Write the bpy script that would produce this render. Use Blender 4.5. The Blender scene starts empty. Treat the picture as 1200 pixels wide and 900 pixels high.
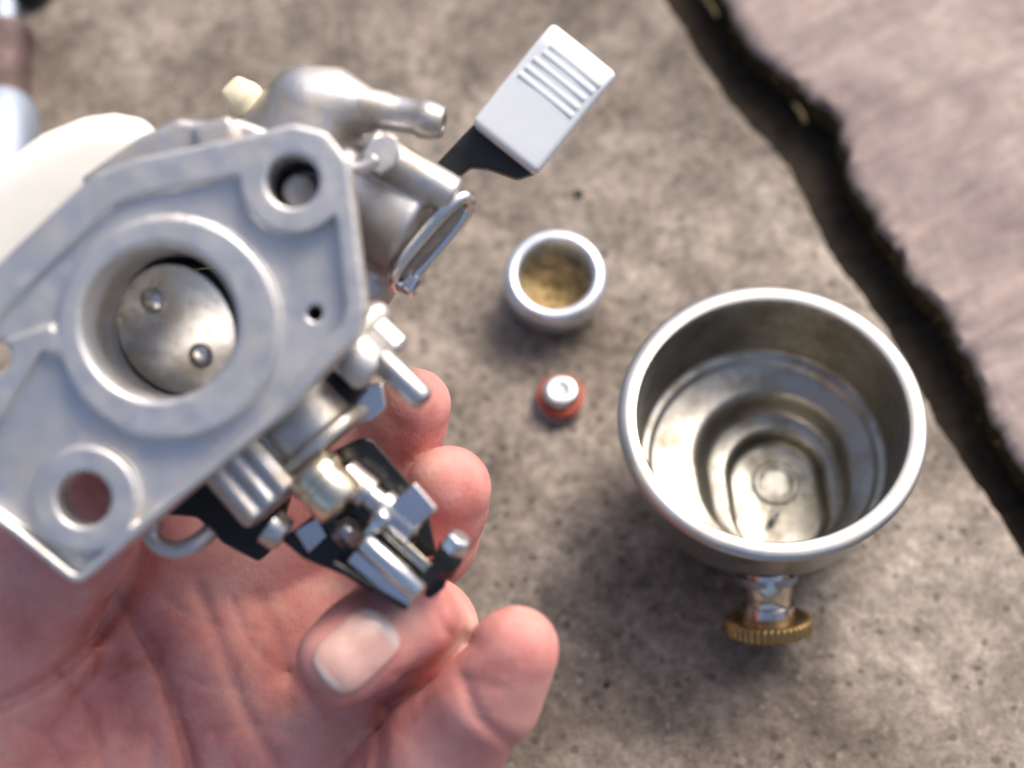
import bpy, bmesh, math, random
import numpy as np
from mathutils import Vector, Matrix, noise as mnoise

random.seed(7)
rng = np.random.default_rng(7)
C = bpy.context.scene.collection
S = 0.001                      # everything below is written in millimetres

# ------------------------------------------------------------------ camera
FPX = 2000.0                   # focal length in pixels of a 1200 x 900 frame
EL = math.radians(61.5)        # looking steeply down
DIST = 328.0                   # mm from the lens to the paving along the axis
ROLL = math.radians(4.0)
fw = Vector((0, math.cos(EL), -math.sin(EL)))
up0 = Vector((0, math.sin(EL), math.cos(EL)))
rt0 = Vector((1, 0, 0))
rt = rt0 * math.cos(ROLL) - up0 * math.sin(ROLL)
up = up0 * math.cos(ROLL) + rt0 * math.sin(ROLL)
CAMP = -fw * DIST              # camera position, mm
RCAM = Matrix((rt, up, -fw)).transposed()     # camera axes as columns

cam_d = bpy.data.cameras.new('camera')
cam = bpy.data.objects.new('camera', cam_d)
C.objects.link(cam)
cam.matrix_world = Matrix.Translation(CAMP * S) @ RCAM.to_4x4()
cam_d.sensor_width = 36.0
cam_d.lens = 36.0 * FPX / 1200.0
cam_d.clip_start = 0.01
cam_d.clip_end = 50.0
cam_d.dof.use_dof = True
cam_d.dof.focus_distance = 0.262
cam_d.dof.aperture_fstop = 9.5
bpy.context.scene.camera = cam

# ------------------------------------------------------------------ world and sun
SUN_EL, SUN_AZ = math.radians(48), math.radians(47)   # azimuth from +x towards +y
w = bpy.data.worlds.new('World')
bpy.context.scene.world = w
w.use_nodes = True
wn = w.node_tree
sky = wn.nodes.new('ShaderNodeTexSky')
sky.sky_type = 'NISHITA'
sky.sun_disc = False
sky.sun_elevation = SUN_EL
sky.sun_rotation = math.pi / 2 - SUN_AZ
sky.air_density = 0.8
sky.dust_density = 6.0
sky.ozone_density = 1.0
bg = wn.nodes['Background']
bg.inputs[1].default_value = 0.115
wn.links.new(sky.outputs[0], bg.inputs[0])

sun_d = bpy.data.lights.new('sun', 'SUN')
sun_d.energy = 1.5
sun_d.angle = math.radians(34)
sun_d.color = (1.0, 0.91, 0.80)
sun = bpy.data.objects.new('sun', sun_d)
C.objects.link(sun)
sd = Vector((math.cos(SUN_EL) * math.cos(SUN_AZ), math.cos(SUN_EL) * math.sin(SUN_AZ), math.sin(SUN_EL)))
sun.rotation_euler = sd.to_track_quat('Z', 'Y').to_euler()
sun.location = sd * 2

sc = bpy.context.scene
sc.view_settings.view_transform = 'Standard'
sc.view_settings.look = 'None'
sc.view_settings.exposure = 0.85
sc.view_settings.gamma = 1.0
sc.view_settings.use_curve_mapping = False
sc.render.engine = 'CYCLES'
sc.cycles.use_denoising = True
sc.cycles.max_bounces = 8
sc.cycles.glossy_bounces = 5


# ------------------------------------------------------------------ helpers: places
def ray(px, py):
    return (fw + rt * ((px - 600) / FPX) + up * ((450 - py) / FPX))


def G(px, py, z=0.0):
    """point of the level z (mm) seen at a pixel of the photograph"""
    d = ray(px, py)
    t = (z - CAMP.z) / d.z
    return CAMP + d * t


def depth_of(p):
    return (p - CAMP).dot(fw)


def K(px, py, d):
    """point in camera-aligned axes (x right, y up, z to the lens) at depth d mm"""
    return Vector(((px - 600) / FPX * d, (450 - py) / FPX * d, -d))


def to_world(v):
    return CAMP + RCAM @ v


# ------------------------------------------------------------------ helpers: objects
def link_mesh(name, verts, faces, mat, parent=None, smooth=True, bevel=0.0, seg=3, sharp=None):
    me = bpy.data.meshes.new(name)
    me.from_pydata([(v[0] * S, v[1] * S, v[2] * S) for v in verts], [], faces)
    me.update()
    bm = bmesh.new(); bm.from_mesh(me)
    bmesh.ops.remove_doubles(bm, verts=bm.verts, dist=1e-7)
    bmesh.ops.recalc_face_normals(bm, faces=bm.faces)
    bm.to_mesh(me); bm.free()
    return finish(name, me, mat, parent, smooth, bevel, seg, sharp)


def finish(name, me, mat, parent, smooth=True, bevel=0.0, seg=3, sharp=None):
    if mat:
        for m in (mat if isinstance(mat, (list, tuple)) else [mat]):
            me.materials.append(m)
    me.polygons.foreach_set('use_smooth', [smooth] * len(me.polygons))
    if smooth and sharp is not None:
        me.set_sharp_from_angle(angle=math.radians(sharp))
    o = bpy.data.objects.new(name, me)
    C.objects.link(o)
    if parent:
        o.parent = parent
    if bevel > 0:
        b = o.modifiers.new('bevel', 'BEVEL')
        b.width = bevel * S; b.segments = seg
        b.limit_method = 'ANGLE'; b.angle_limit = math.radians(35)
        b.use_clamp_overlap = True
        wn_ = o.modifiers.new('normals', 'WEIGHTED_NORMAL')
        wn_.keep_sharp = True
    return o


def thing(name, label, cat, M, group=None):
    o = bpy.data.objects.new(name, None)
    o.empty_display_size = 0.005
    C.objects.link(o)
    o.matrix_world = M
    return tag(o, label, cat, group)


def tag(o, label, cat, group=None):
    o['label'] = label; o['category'] = cat
    if group:
        o['group'] = group
    return o


def basis(z, xh=None):
    z = Vector(z).normalized()
    xh = Vector(xh) if xh is not None else (Vector((0, 0, 1)) if abs(z.z) < 0.9 else Vector((1, 0, 0)))
    y = z.cross(xh).normalized()
    x = y.cross(z).normalized()
    return Matrix((x, y, z)).transposed()


def lathe(profile, n=48, org=Vector((0, 0, 0)), axis=(0, 0, 1), xh=None, cap0=True, cap1=True, knurl=None):
    """profile: list of (radius, height).  knurl=(i0,i1,count,amount) cuts teeth"""
    B = basis(axis, xh)
    V, F = [], []
    for i, (r, h) in enumerate(profile):
        for k in range(n):
            a = 2 * math.pi * k / n
            rr = r
            if knurl and knurl[0] <= i <= knurl[1]:
                rr = r - knurl[3] * (0.5 + 0.5 * math.cos(a * knurl[2]))
            V.append(Vector(org) + B @ Vector((rr * math.cos(a), rr * math.sin(a), h)))
    m = len(profile)
    for i in range(m - 1):
        for k in range(n):
            k2 = (k + 1) % n
            F.append((i * n + k, i * n + k2, (i + 1) * n + k2, (i + 1) * n + k))
    if cap0:
        F.append(tuple(range(n))[::-1])
    if cap1:
        F.append(tuple(range((m - 1) * n, m * n)))
    return V, F


def rod(p0, p1, prof, n=32, **kw):
    """prof: list of (t in 0..1, radius)"""
    L = (p1 - p0).length
    return lathe([(r, t * L) for t, r in prof], n, p0, p1 - p0, **kw)


def prism(poly, z0, z1, org=Vector((0, 0, 0)), B=None):
    B = B or Matrix.Identity(3)
    n = len(poly)
    V = [Vector(org) + B @ Vector((p[0], p[1], z0)) for p in poly] + \
        [Vector(org) + B @ Vector((p[0], p[1], z1)) for p in poly]
    F = [tuple(range(n))[::-1], tuple(range(n, 2 * n))]
    for k in range(n):
        k2 = (k + 1) % n
        F.append((k, k2, n + k2, n + k))
    return V, F


def box(org, B, sx, sy, sz):
    return prism([(-sx, -sy), (sx, -sy), (sx, sy), (-sx, sy)], -sz, sz, org, B)


def tube(path, r, n=16, closed=False):
    V, F = [], []
    m = len(path)
    rr = r if isinstance(r, (list, tuple)) else [r] * m
    ref = None
    for i, p in enumerate(path):
        a = path[(i - 1) % m] if (closed or i > 0) else path[i]
        b = path[(i + 1) % m] if (closed or i < m - 1) else path[i]
        t = (b - a).normalized()
        if ref is None:
            ref = basis(t).col[0].copy()
        x = (ref - t * ref.dot(t)).normalized()
        y = t.cross(x)
        ref = x
        for k in range(n):
            an = 2 * math.pi * k / n
            V.append(p + (x * math.cos(an) + y * math.sin(an)) * rr[i])
    for i in range(m if closed else m - 1):
        i2 = (i + 1) % m
        for k in range(n):
            k2 = (k + 1) % n
            F.append((i * n + k, i * n + k2, i2 * n + k2, i2 * n + k))
    if not closed:
        F.append(tuple(range(n))[::-1]); F.append(tuple(range((m - 1) * n, m * n)))
    return V, F


def join(*vfs):
    V, F = [], []
    for v, f in vfs:
        o = len(V)
        V += list(v); F += [tuple(i + o for i in q) for q in f]
    return V, F


def spline(pts, n):
    """Catmull-Rom through points"""
    P = [Vector(p) for p in pts]
    P = [P[0] * 2 - P[1]] + P + [P[-1] * 2 - P[-2]]
    out = []
    for i in range(1, len(P) - 2):
        for k in range(n):
            t = k / n
            a, b, c, d = P[i - 1], P[i], P[i + 1], P[i + 2]
            out.append(0.5 * ((2 * b) + (c - a) * t + (2 * a - 5 * b + 4 * c - d) * t * t + (3 * b - a - 3 * c + d) * t ** 3))
    out.append(P[-2])
    return out


# ------------------------------------------------------------------ helpers: rounded solids grown from distance fields
def surface_nets(f, lo, h):
    nx, ny, nz = f.shape
    s = f < 0
    c = np.zeros((nx - 1, ny - 1, nz - 1), np.int8)
    for i in (0, 1):
        for j in (0, 1):
            for k in (0, 1):
                c += s[i:nx - 1 + i, j:ny - 1 + j, k:nz - 1 + k]
    act = (c > 0) & (c < 8)
    idx = -np.ones(act.shape, np.int64)
    ci = np.argwhere(act)
    idx[act] = np.arange(len(ci))
    acc = np.zeros((len(ci), 3)); cnt = np.zeros(len(ci))
    co = [(0, 0, 0), (1, 0, 0), (0, 1, 0), (1, 1, 0), (0, 0, 1), (1, 0, 1), (0, 1, 1), (1, 1, 1)]
    val = [f[ci[:, 0] + a, ci[:, 1] + b, ci[:, 2] + d] for a, b, d in co]
    for a in range(8):
        for b in range(a + 1, 8):
            da = np.array(co[b]) - np.array(co[a])
            if np.abs(da).sum() != 1:
                continue
            m = (val[a] < 0) != (val[b] < 0)
            t = np.where(m, val[a] / np.where(m, val[a] - val[b], 1), 0)
            p = np.array(co[a])[None] + t[:, None] * da[None]
            acc += np.where(m[:, None], p, 0); cnt += m
    V = (ci + acc / cnt[:, None]) * h + np.array(lo)
    Q = []
    for ax in range(3):
        sl0 = [slice(None)] * 3; sl1 = [slice(None)] * 3
        sl0[ax] = slice(0, -1); sl1[ax] = slice(1, None)
        a, b = s[tuple(sl0)], s[tuple(sl1)]
        e = np.argwhere(a != b)
        flip = a[e[:, 0], e[:, 1], e[:, 2]]
        u, v = [(1, 2), (2, 0), (0, 1)][ax]
        ok = (e[:, u] > 0) & (e[:, v] > 0) & (e[:, u] < f.shape[u] - 1) & (e[:, v] < f.shape[v] - 1)
        e, flip = e[ok], flip[ok]
        du = np.zeros(3, int); du[u] = 1
        dv = np.zeros(3, int); dv[v] = 1
        g = lambda q: idx[q[:, 0], q[:, 1], q[:, 2]]
        q = np.stack([g(e - du - dv), g(e - dv), g(e), g(e - du)], 1)
        q[~flip] = q[~flip][:, ::-1]
        Q.append(q)
    return V, np.concatenate(Q)


def field_mesh(name, fn, lo, hi, h, mat, parent=None, smooth_steps=1):
    lo = np.array(lo, float); hi = np.array(hi, float)
    n = np.ceil((hi - lo) / h).astype(int) + 1
    ax = [(lo[i] + h * np.arange(n[i])).astype(np.float32) for i in range(3)]
    X, Y, Z = np.meshgrid(*ax, indexing='ij')
    f = fn(X, Y, Z).astype(np.float32)
    f[0], f[-1] = 1, 1
    f[:, 0], f[:, -1] = 1, 1
    f[:, :, 0], f[:, :, -1] = 1, 1
    V, Q = surface_nets(f, lo, h)
    for _ in range(smooth_steps):             # a light relaxation
        acc = np.zeros_like(V); cnt = np.zeros(len(V))
        for a, b in ((0, 1), (1, 2), (2, 3), (3, 0)):
            for i, j in ((a, b), (b, a)):
                np.add.at(acc, Q[:, i], V[Q[:, j]]); np.add.at(cnt, Q[:, i], 1)
        V = 0.5 * V + 0.5 * acc / cnt[:, None]
    me = bpy.data.meshes.new(name)
    me.vertices.add(len(V)); me.vertices.foreach_set('co', (V * S).astype(np.float32).ravel())
    me.loops.add(Q.size); me.loops.foreach_set('vertex_index', Q.astype(np.int32).ravel())
    me.polygons.add(len(Q))
    me.polygons.foreach_set('loop_start', (np.arange(len(Q)) * 4).astype(np.int32))
    me.update(calc_edges=True); me.validate()
    return finish(name, me, mat, parent)


def smin(a, b, k):
    hh = np.maximum(k - np.abs(a - b), 0) / k
    return np.minimum(a, b) - hh * hh * k * 0.25


def smax(a, b, k):
    return -smin(-a, -b, k)


def cone_sd(X, Y, Z, a, b, ra, rb):
    ab = b - a
    L2 = ab.dot(ab)
    t = np.clip(((X - a.x) * ab.x + (Y - a.y) * ab.y + (Z - a.z) * ab.z) / L2, 0, 1)
    return np.sqrt((X - a.x - t * ab.x) ** 2 + (Y - a.y - t * ab.y) ** 2 + (Z - a.z - t * ab.z) ** 2) - (ra + (rb - ra) * t)


def cyl_sd(X, Y, Z, a, b, r, rnd=0.6):
    ab = b - a
    L = ab.length; u = ab / L
    t = (X - a.x) * u.x + (Y - a.y) * u.y + (Z - a.z) * u.z
    q = np.sqrt(np.maximum((X - a.x - t * u.x) ** 2 + (Y - a.y - t * u.y) ** 2 + (Z - a.z - t * u.z) ** 2, 1e-9))
    return smax(q - r, np.abs(t - L / 2) - L / 2, rnd)


def box_sd(X, Y, Z, c, B, hx, hy, hz, rnd=0.6):
    x, y, z = (B.col[i] for i in range(3))
    dx, dy, dz = X - c.x, Y - c.y, Z - c.z
    a = np.abs(dx * x.x + dy * x.y + dz * x.z) - hx + rnd
    b = np.abs(dx * y.x + dy * y.y + dz * y.z) - hy + rnd
    e = np.abs(dx * z.x + dy * z.y + dz * z.z) - hz + rnd
    out = np.sqrt(np.maximum(a, 0) ** 2 + np.maximum(b, 0) ** 2 + np.maximum(e, 0) ** 2)
    return out + np.minimum(np.maximum(np.maximum(a, b), e), 0) - rnd


def poly_sd(X, Y, poly):
    d = np.full(X.shape, 1e9, np.float32)
    s = np.ones(X.shape, np.float32)
    n = len(poly)
    for i in range(n):
        ax, ay = poly[i]; bx, by = poly[i - 1]
        ex, ey = bx - ax, by - ay
        wx, wy = X - ax, Y - ay
        t = np.clip((wx * ex + wy * ey) / (ex * ex + ey * ey), 0, 1)
        d = np.minimum(d, (wx - ex * t) ** 2 + (wy - ey * t) ** 2)
        c1 = Y >= ay; c2 = Y < by; c3 = ex * wy > ey * wx
        s = np.where((c1 & c2 & c3) | (~c1 & ~c2 & ~c3), -s, s)
    return s * np.sqrt(d)


# ------------------------------------------------------------------ helpers: materials
class Mat:
    def __init__(self, name):
        self.m = bpy.data.materials.new(name)
        self.m.use_nodes = True
        self.t = self.m.node_tree
        self.p = self.t.nodes['Principled BSDF']
        self.tc = self.t.nodes.new('ShaderNodeTexCoord')

    def set(self, **kw):
        for k, v in kw.items():
            k = {'base': 'Base Color', 'rough': 'Roughness', 'metal': 'Metallic', 'spec': 'Specular IOR Level',
                 'sss': 'Subsurface Weight', 'coat': 'Coat Weight', 'coat_rough': 'Coat Roughness', 'sheen': 'Sheen Weight'}.get(k, k)
            self.p.inputs[k].default_value = v if not isinstance(v, tuple) else (v + (1.0,) if len(v) == 3 else v)
        return self

    def scaled(self, sc3):
        mp = self.t.nodes.new('ShaderNodeMapping')
        mp.inputs['Scale'].default_value = sc3
        self.t.links.new(self.tc.outputs['Object'], mp.inputs[0])
        return mp.outputs[0]

    def noise(self, size_mm, detail=4, rough=0.6, dist=0.0, vec=None):
        n = self.t.nodes.new('ShaderNodeTexNoise')
        n.inputs['Scale'].default_value = 1000.0 / size_mm if vec is None else 1.0
        n.inputs['Detail'].default_value = detail
        n.inputs['Roughness'].default_value = rough
        n.inputs['Distortion'].default_value = dist
        self.t.links.new(vec if vec is not None else self.tc.outputs['Object'], n.inputs['Vector'])
        return n.outputs['Fac']

    def voro(self, size_mm, feature='F1', out='Distance', vec=None):
        n = self.t.nodes.new('ShaderNodeTexVoronoi')
        n.feature = feature
        n.inputs['Scale'].default_value = 1000.0 / size_mm if vec is None else 1.0
        self.t.links.new(vec if vec is not None else self.tc.outputs['Object'], n.inputs['Vector'])
        return n.outputs[out]

    def ramp(self, fac, stops):
        r = self.t.nodes.new('ShaderNodeValToRGB')
        e = r.color_ramp.elements
        while len(e) < len(stops):
            e.new(0.5)
        for q, (pos, col) in zip(e, stops):
            q.position = pos
            q.color = (col, col, col, 1) if not isinstance(col, tuple) else col + (1,)
        self.t.links.new(fac, r.inputs[0])
        return r.outputs[0]

    def mix(self, fac, a, b, mode='MIX'):
        n = self.t.nodes.new('ShaderNodeMix')
        n.data_type = 'RGBA'; n.blend_type = mode
        for v, s in ((fac, n.inputs[0]), (a, n.inputs[6]), (b, n.inputs[7])):
            if isinstance(v, (int, float)):
                s.default_value = v
            elif isinstance(v, tuple):
                s.default_value = v + (1,)
            else:
                self.t.links.new(v, s)
        return n.outputs[2]

    def math(self, op, a, b=0.0):
        n = self.t.nodes.new('ShaderNodeMath'); n.operation = op
        for v, s in ((a, n.inputs[0]), (b, n.inputs[1])):
            if isinstance(v, (int, float)):
                s.default_value = v
            else:
                self.t.links.new(v, s)
        return n.outputs[0]

    def to(self, out, inp):
        self.t.links.new(out, self.p.inputs[{'base': 'Base Color', 'rough': 'Roughness', 'metal': 'Metallic'}.get(inp, inp)])
        return self

    def bump(self, h, mm, strength=1.0):
        b = self.t.nodes.new('ShaderNodeBump')
        b.inputs['Distance'].default_value = mm * S
        b.inputs['Strength'].default_value = strength
        self.t.links.new(h, b.inputs['Height'])
        prev = self.p.inputs['Normal']
        if prev.is_linked:
            self.t.links.new(prev.links[0].from_socket, b.inputs['Normal'])
        self.t.links.new(b.outputs[0], prev)
        return self


def metal(name, col, rough, stain=None, amount=0.5, size=6.0, grain=0.0, metallic=1.0, rvar=0.12):
    m = Mat(name).set(metal=metallic)
    n = m.noise(size, 5, 0.62)
    if stain:
        m.to(m.mix(m.math('MULTIPLY', m.ramp(n, [(0.42, 0.0), (0.72, 1.0)]), amount), col, stain), 'base')
    else:
        m.to(m.mix(m.ramp(n, [(0.3, 0.0), (0.7, 1.0)]), tuple(c * 0.9 for c in col), col), 'base')
    m.to(m.ramp(m.noise(size * 0.5, 4), [(0.3, max(rough - rvar, 0.03)), (0.7, rough + rvar)]), 'rough')
    if grain > 0:
        m.bump(m.noise(0.35, 3, 0.7), grain)
        m.bump(m.noise(2.2, 3, 0.6), grain * 1.6)
    return m.m


M_cast = metal('cast_aluminium', (0.63, 0.63, 0.635), 0.45, (0.54, 0.48, 0.38), 0.4, 7.0, 0.03, 0.82)
M_cast2 = metal('cast_aluminium_rough', (0.53, 0.53, 0.545), 0.46, (0.40, 0.33, 0.22), 0.85, 6.0, 0.045, 0.85)
M_cast_dark = metal('oily_aluminium', (0.34, 0.34, 0.36), 0.46, (0.20, 0.17, 0.13), 0.6, 6.0, 0.04, 0.85)
M_chrome = metal('plated_steel', (0.74, 0.75, 0.78), 0.17, (0.52, 0.42, 0.28), 0.35, 5.0, 0.0, 1.0, 0.06)
M_satin = metal('satin_steel', (0.60, 0.61, 0.63), 0.33, (0.40, 0.33, 0.24), 0.45, 4.0, 0.01, 1.0)
M_brass_plate = metal('yellow_passivated_steel', (0.78, 0.71, 0.56), 0.20, (0.55, 0.42, 0.22), 0.5, 4.0, 0.0, 1.0, 0.06)
M_bowl = metal('zinc_plated_bowl', (0.47, 0.47, 0.475), 0.40, (0.34, 0.32, 0.26), 0.7, 11.0, 0.006, 1.0)
M_bowl_in = metal('bowl_inside_stain_and_reflection', (0.39, 0.38, 0.345), 0.41, (0.18, 0.157, 0.108), 0.9, 7.0, 0.02, 1.0)  # fuel stain; base also darkened in place of dark reflections inside the bowl
M_brass = metal('aged_brass', (0.46, 0.31, 0.13), 0.40, (0.17, 0.11, 0.05), 0.8, 5.0, 0.02, 1.0)
M_copper = metal('coppery_bolt', (0.62, 0.57, 0.53), 0.2, (0.36, 0.17, 0.11), 0.8, 5.0, 0.0, 1.0)
M_cup = metal('bare_aluminium_cup', (0.72, 0.77, 0.84), 0.36, (0.50, 0.50, 0.50), 0.5, 5.0, 0.01, 0.95)
M_disc = metal('throttle_disc_steel', (0.76, 0.745, 0.71), 0.20, (0.46, 0.42, 0.36), 0.5, 3.0, 0.02, 1.0)


def plain(name, col, rough, spec=0.5, var=0.15, size=5.0, grain=0.0, **kw):
    m = Mat(name).set(spec=spec, **kw)
    m.to(m.mix(m.ramp(m.noise(size, 5), [(0.3, 0.0), (0.7, 1.0)]), tuple(c * (1 - var) for c in col), tuple(min(1, c * (1 + var * 0.4)) for c in col)), 'base')
    m.to(m.ramp(m.noise(size * 0.4, 4), [(0.3, max(rough - 0.08, 0.02)), (0.7, rough + 0.08)]), 'rough')
    if grain:
        m.bump(m.noise(0.5, 3, 0.7), grain)
    return m.m


M_black = plain('black_plated_bracket', (0.012, 0.012, 0.013), 0.2, 0.5, 0.3)
M_blackm = plain('black_steel_arm', (0.014, 0.015, 0.016), 0.38, 0.5, 0.3)
M_cream = plain('cream_plastic', (0.88, 0.845, 0.77), 0.35, 0.5, 0.08, 16.0, sss=0.15)
M_cream2 = plain('yellowed_plastic', (0.84, 0.76, 0.54), 0.38, 0.5, 0.1, 6.0)
M_grip = plain('pale_grey_plastic', (0.70, 0.73, 0.76), 0.40, 0.5, 0.06, 12.0, grain=0.01)
M_red = plain('red_rubber', (0.33, 0.055, 0.027), 0.42, 0.5, 0.25, 2.5)
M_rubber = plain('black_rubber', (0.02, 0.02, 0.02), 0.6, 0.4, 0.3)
M_rust = metal('brown_rusty_sleeve', (0.105, 0.068, 0.068), 0.55, (0.05, 0.03, 0.026), 0.8, 5.0, 0.06, 0.35)
M_pale = metal('pale_blue_plated_steel', (0.30, 0.35, 0.44), 0.55, None, 0, 8.0, 0.01, 0.7)
M_straw = plain('dry_straw', (0.10, 0.078, 0.036), 0.7, 0.3, 0.3, 2.0)
M_grit = plain('dark_grit', (0.03, 0.027, 0.024), 0.85, 0.3, 0.4, 1.0)
M_soil = plain('damp_soil', (0.045, 0.036, 0.027), 0.95, 0.15, 0.5, 3.0, grain=0.3)
M_moss = plain('dry_moss', (0.085, 0.066, 0.032), 0.95, 0.1, 0.55, 2.0, grain=0.2)


def sediment_mat():
    m = Mat('brown_fuel_residue').set(spec=0.4)
    n = m.noise(3.0, 5, 0.65, 0.6)
    m.to(m.ramp(n, [(0.28, (0.050, 0.033, 0.015)), (0.45, (0.26, 0.175, 0.065)), (0.60, (0.47, 0.33, 0.14)), (0.85, (0.46, 0.36, 0.21))]), 'base')
    m.to(m.ramp(n, [(0.3, 0.3), (0.7, 0.65)]), 'rough')
    m.bump(n, 0.25)
    return m.m


M_sed = sediment_mat()


def slab_mat(name, cols, streak):
    m = Mat(name).set(spec=0.25)
    big = m.noise(46.0, 4, 0.6, 0.4)
    mid = m.noise(9.0, 6, 0.72, 0.3)
    fine = m.noise(2.2, 5, 0.78)
    base = m.ramp(big, [(0.32, cols[0]), (0.52, cols[1]), (0.70, cols[2])])
    base = m.mix(0.55 if streak else 1.0, base, m.ramp(mid, [(0.30, 0.26), (0.50, 0.52), (0.70, 0.76)]), 'OVERLAY')
    base = m.mix(0.40 if streak else 1.0, base, m.ramp(fine, [(0.30, 0.25), (0.52, 0.52), (0.72, 0.80)]), 'OVERLAY')
    if streak:
        v = m.scaled((45.0, 330.0, 100.0))
        rot = m.t.nodes.new('ShaderNodeVectorRotate'); rot.rotation_type = 'Z_AXIS'
        rot.inputs['Angle'].default_value = math.radians(-26)
        m.t.links.new(m.tc.outputs['Object'], rot.inputs[0])
        m.t.links.new(rot.outputs[0], v.node.inputs[0])
        st = m.noise(1, 4, 0.6, 0.5, vec=v)
        base = m.mix(0.6, base, m.ramp(st, [(0.32, (0.36, 0.32, 0.34)), (0.52, (0.50, 0.50, 0.50)), (0.70, (0.66, 0.62, 0.57))]), 'OVERLAY')
    else:
        base = m.mix(m.ramp(m.noise(70.0, 3, 0.55, 0.8), [(0.40, 0.0), (0.58, 0.60)]), base, m.mix(1.0, base, (0.42, 0.38, 0.36), 'MULTIPLY'))
        # dark flecks and pale grains of the aggregate
        v1 = m.voro(2.3, 'F1', 'Color')
        sep = m.t.nodes.new('ShaderNodeSeparateColor')
        m.t.links.new(v1, sep.inputs[0])
        d1 = m.voro(2.3)
        fleck = m.math('MULTIPLY', m.math('LESS_THAN', d1, m.math('ADD', 0.12, m.math('MULTIPLY', m.noise(0.8, 4, 0.8), 0.42))), m.math('GREATER_THAN', sep.outputs[0], 0.66))
        base = m.mix(m.math('MULTIPLY', fleck, 0.6), base, (0.045, 0.040, 0.034))
        v2 = m.voro(2.3, 'F1', 'Color')
        sep2 = m.t.nodes.new('ShaderNodeSeparateColor')
        m.t.links.new(v2, sep2.inputs[0])
        d2 = m.voro(2.3)
        pale = m.math('MULTIPLY', m.math('LESS_THAN', d2, m.math('MULTIPLY', m.noise(0.8, 3), 0.55)), m.math('GREATER_THAN', sep2.outputs[1], 0.80))
        base = m.mix(m.math('MULTIPLY', pale, 0.22), base, (0.46, 0.42, 0.36))
    m.to(base, 'base')
    m.to(m.ramp(mid, [(0.3, 0.62), (0.7, 0.9)]), 'rough')
    m.bump(m.noise(0.8, 5, 0.75), 0.16, 0.9)
    m.bump(mid, 0.35 if streak else 0.7, 0.8)
    return m.m


M_slab = slab_mat('weathered_concrete', [(0.132, 0.110, 0.092), (0.250, 0.217, 0.186), (0.365, 0.325, 0.282)], False)
M_slab2 = slab_mat('pinkish_sandstone', [(0.225, 0.176, 0.168), (0.310, 0.252, 0.235), (0.395, 0.332, 0.300)], True)


def skin_mat():
    m = Mat('skin').set(spec=0.28, sss=0.2)
    m.p.inputs['Subsurface Radius'].default_value = (0.0022, 0.0009, 0.0005)
    m.p.inputs['Subsurface Scale'].default_value = 1.0
    big = m.noise(17.0, 4, 0.6, 0.4)
    mid = m.noise(4.5, 5, 0.66, 0.3)
    col = m.ramp(big, [(0.30, (0.43, 0.138, 0.116)), (0.47, (0.59, 0.252, 0.222)), (0.67, (0.69, 0.415, 0.350))])
    col = m.mix(m.ramp(mid, [(0.42, 0.0), (0.66, 0.7)]), col, (0.64, 0.29, 0.28))
    col = m.mix(m.ramp(m.noise(1.6, 4, 0.7), [(0.55, 0.0), (0.8, 0.35)]), col, (0.33, 0.15, 0.10))
    m.to(col, 'base')
    m.to(m.ramp(mid, [(0.3, 0.52), (0.7, 0.72)]), 'rough')
    wv = m.t.nodes.new('ShaderNodeTexWave')
    wv.inputs['Scale'].default_value = 520.0
    wv.inputs['Distortion'].default_value = 9.0
    wv.inputs['Detail'].default_value = 2.0
    wv.inputs['Detail Scale'].default_value = 0.6
    m.t.links.new(m.tc.outputs['Object'], wv.inputs['Vector'])
    m.bump(wv.outputs['Fac'], 0.006)
    m.bump(m.voro(1.3, 'DISTANCE_TO_EDGE'), 0.12, 0.6)
    m.bump(mid, 0.25, 0.6)
    return m.m


def nail_mat():
    m = Mat('finger_nail').set(spec=0.55, sss=0.15)
    m.p.inputs['Subsurface Radius'].default_value = (0.0015, 0.0007, 0.0005)
    m.to(m.ramp(m.noise(5.0, 3), [(0.3, (0.55, 0.31, 0.26)), (0.7, (0.64, 0.42, 0.37))]), 'base')
    m.to(m.ramp(m.noise(3.0, 3), [(0.3, 0.22), (0.7, 0.34)]), 'rough')
    return m.m


M_skin, M_nail = skin_mat(), nail_mat()
M_nail2 = plain('nail_pale_end', (0.68, 0.54, 0.49), 0.3, 0.5, 0.1, 2.0)

# ------------------------------------------------------------------ paving
left_edge = [(700, -140), (745, -65), (781, 0), (805, 38), (862, 125), (919, 185), (949, 242), (975, 295), (1016, 350), (1050, 402), (1086, 471), (1132, 541), (1198, 642), (1270, 740), (1345, 835)]
right_edge = [(775, -140), (815, -65), (853, 0), (876, 45), (930, 94), (985, 143), (1000, 204), (1034, 262), (1058, 305), (1093, 350), (1130, 405), (1167, 490), (1200, 549), (1275, 640), (1350, 735)]


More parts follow.
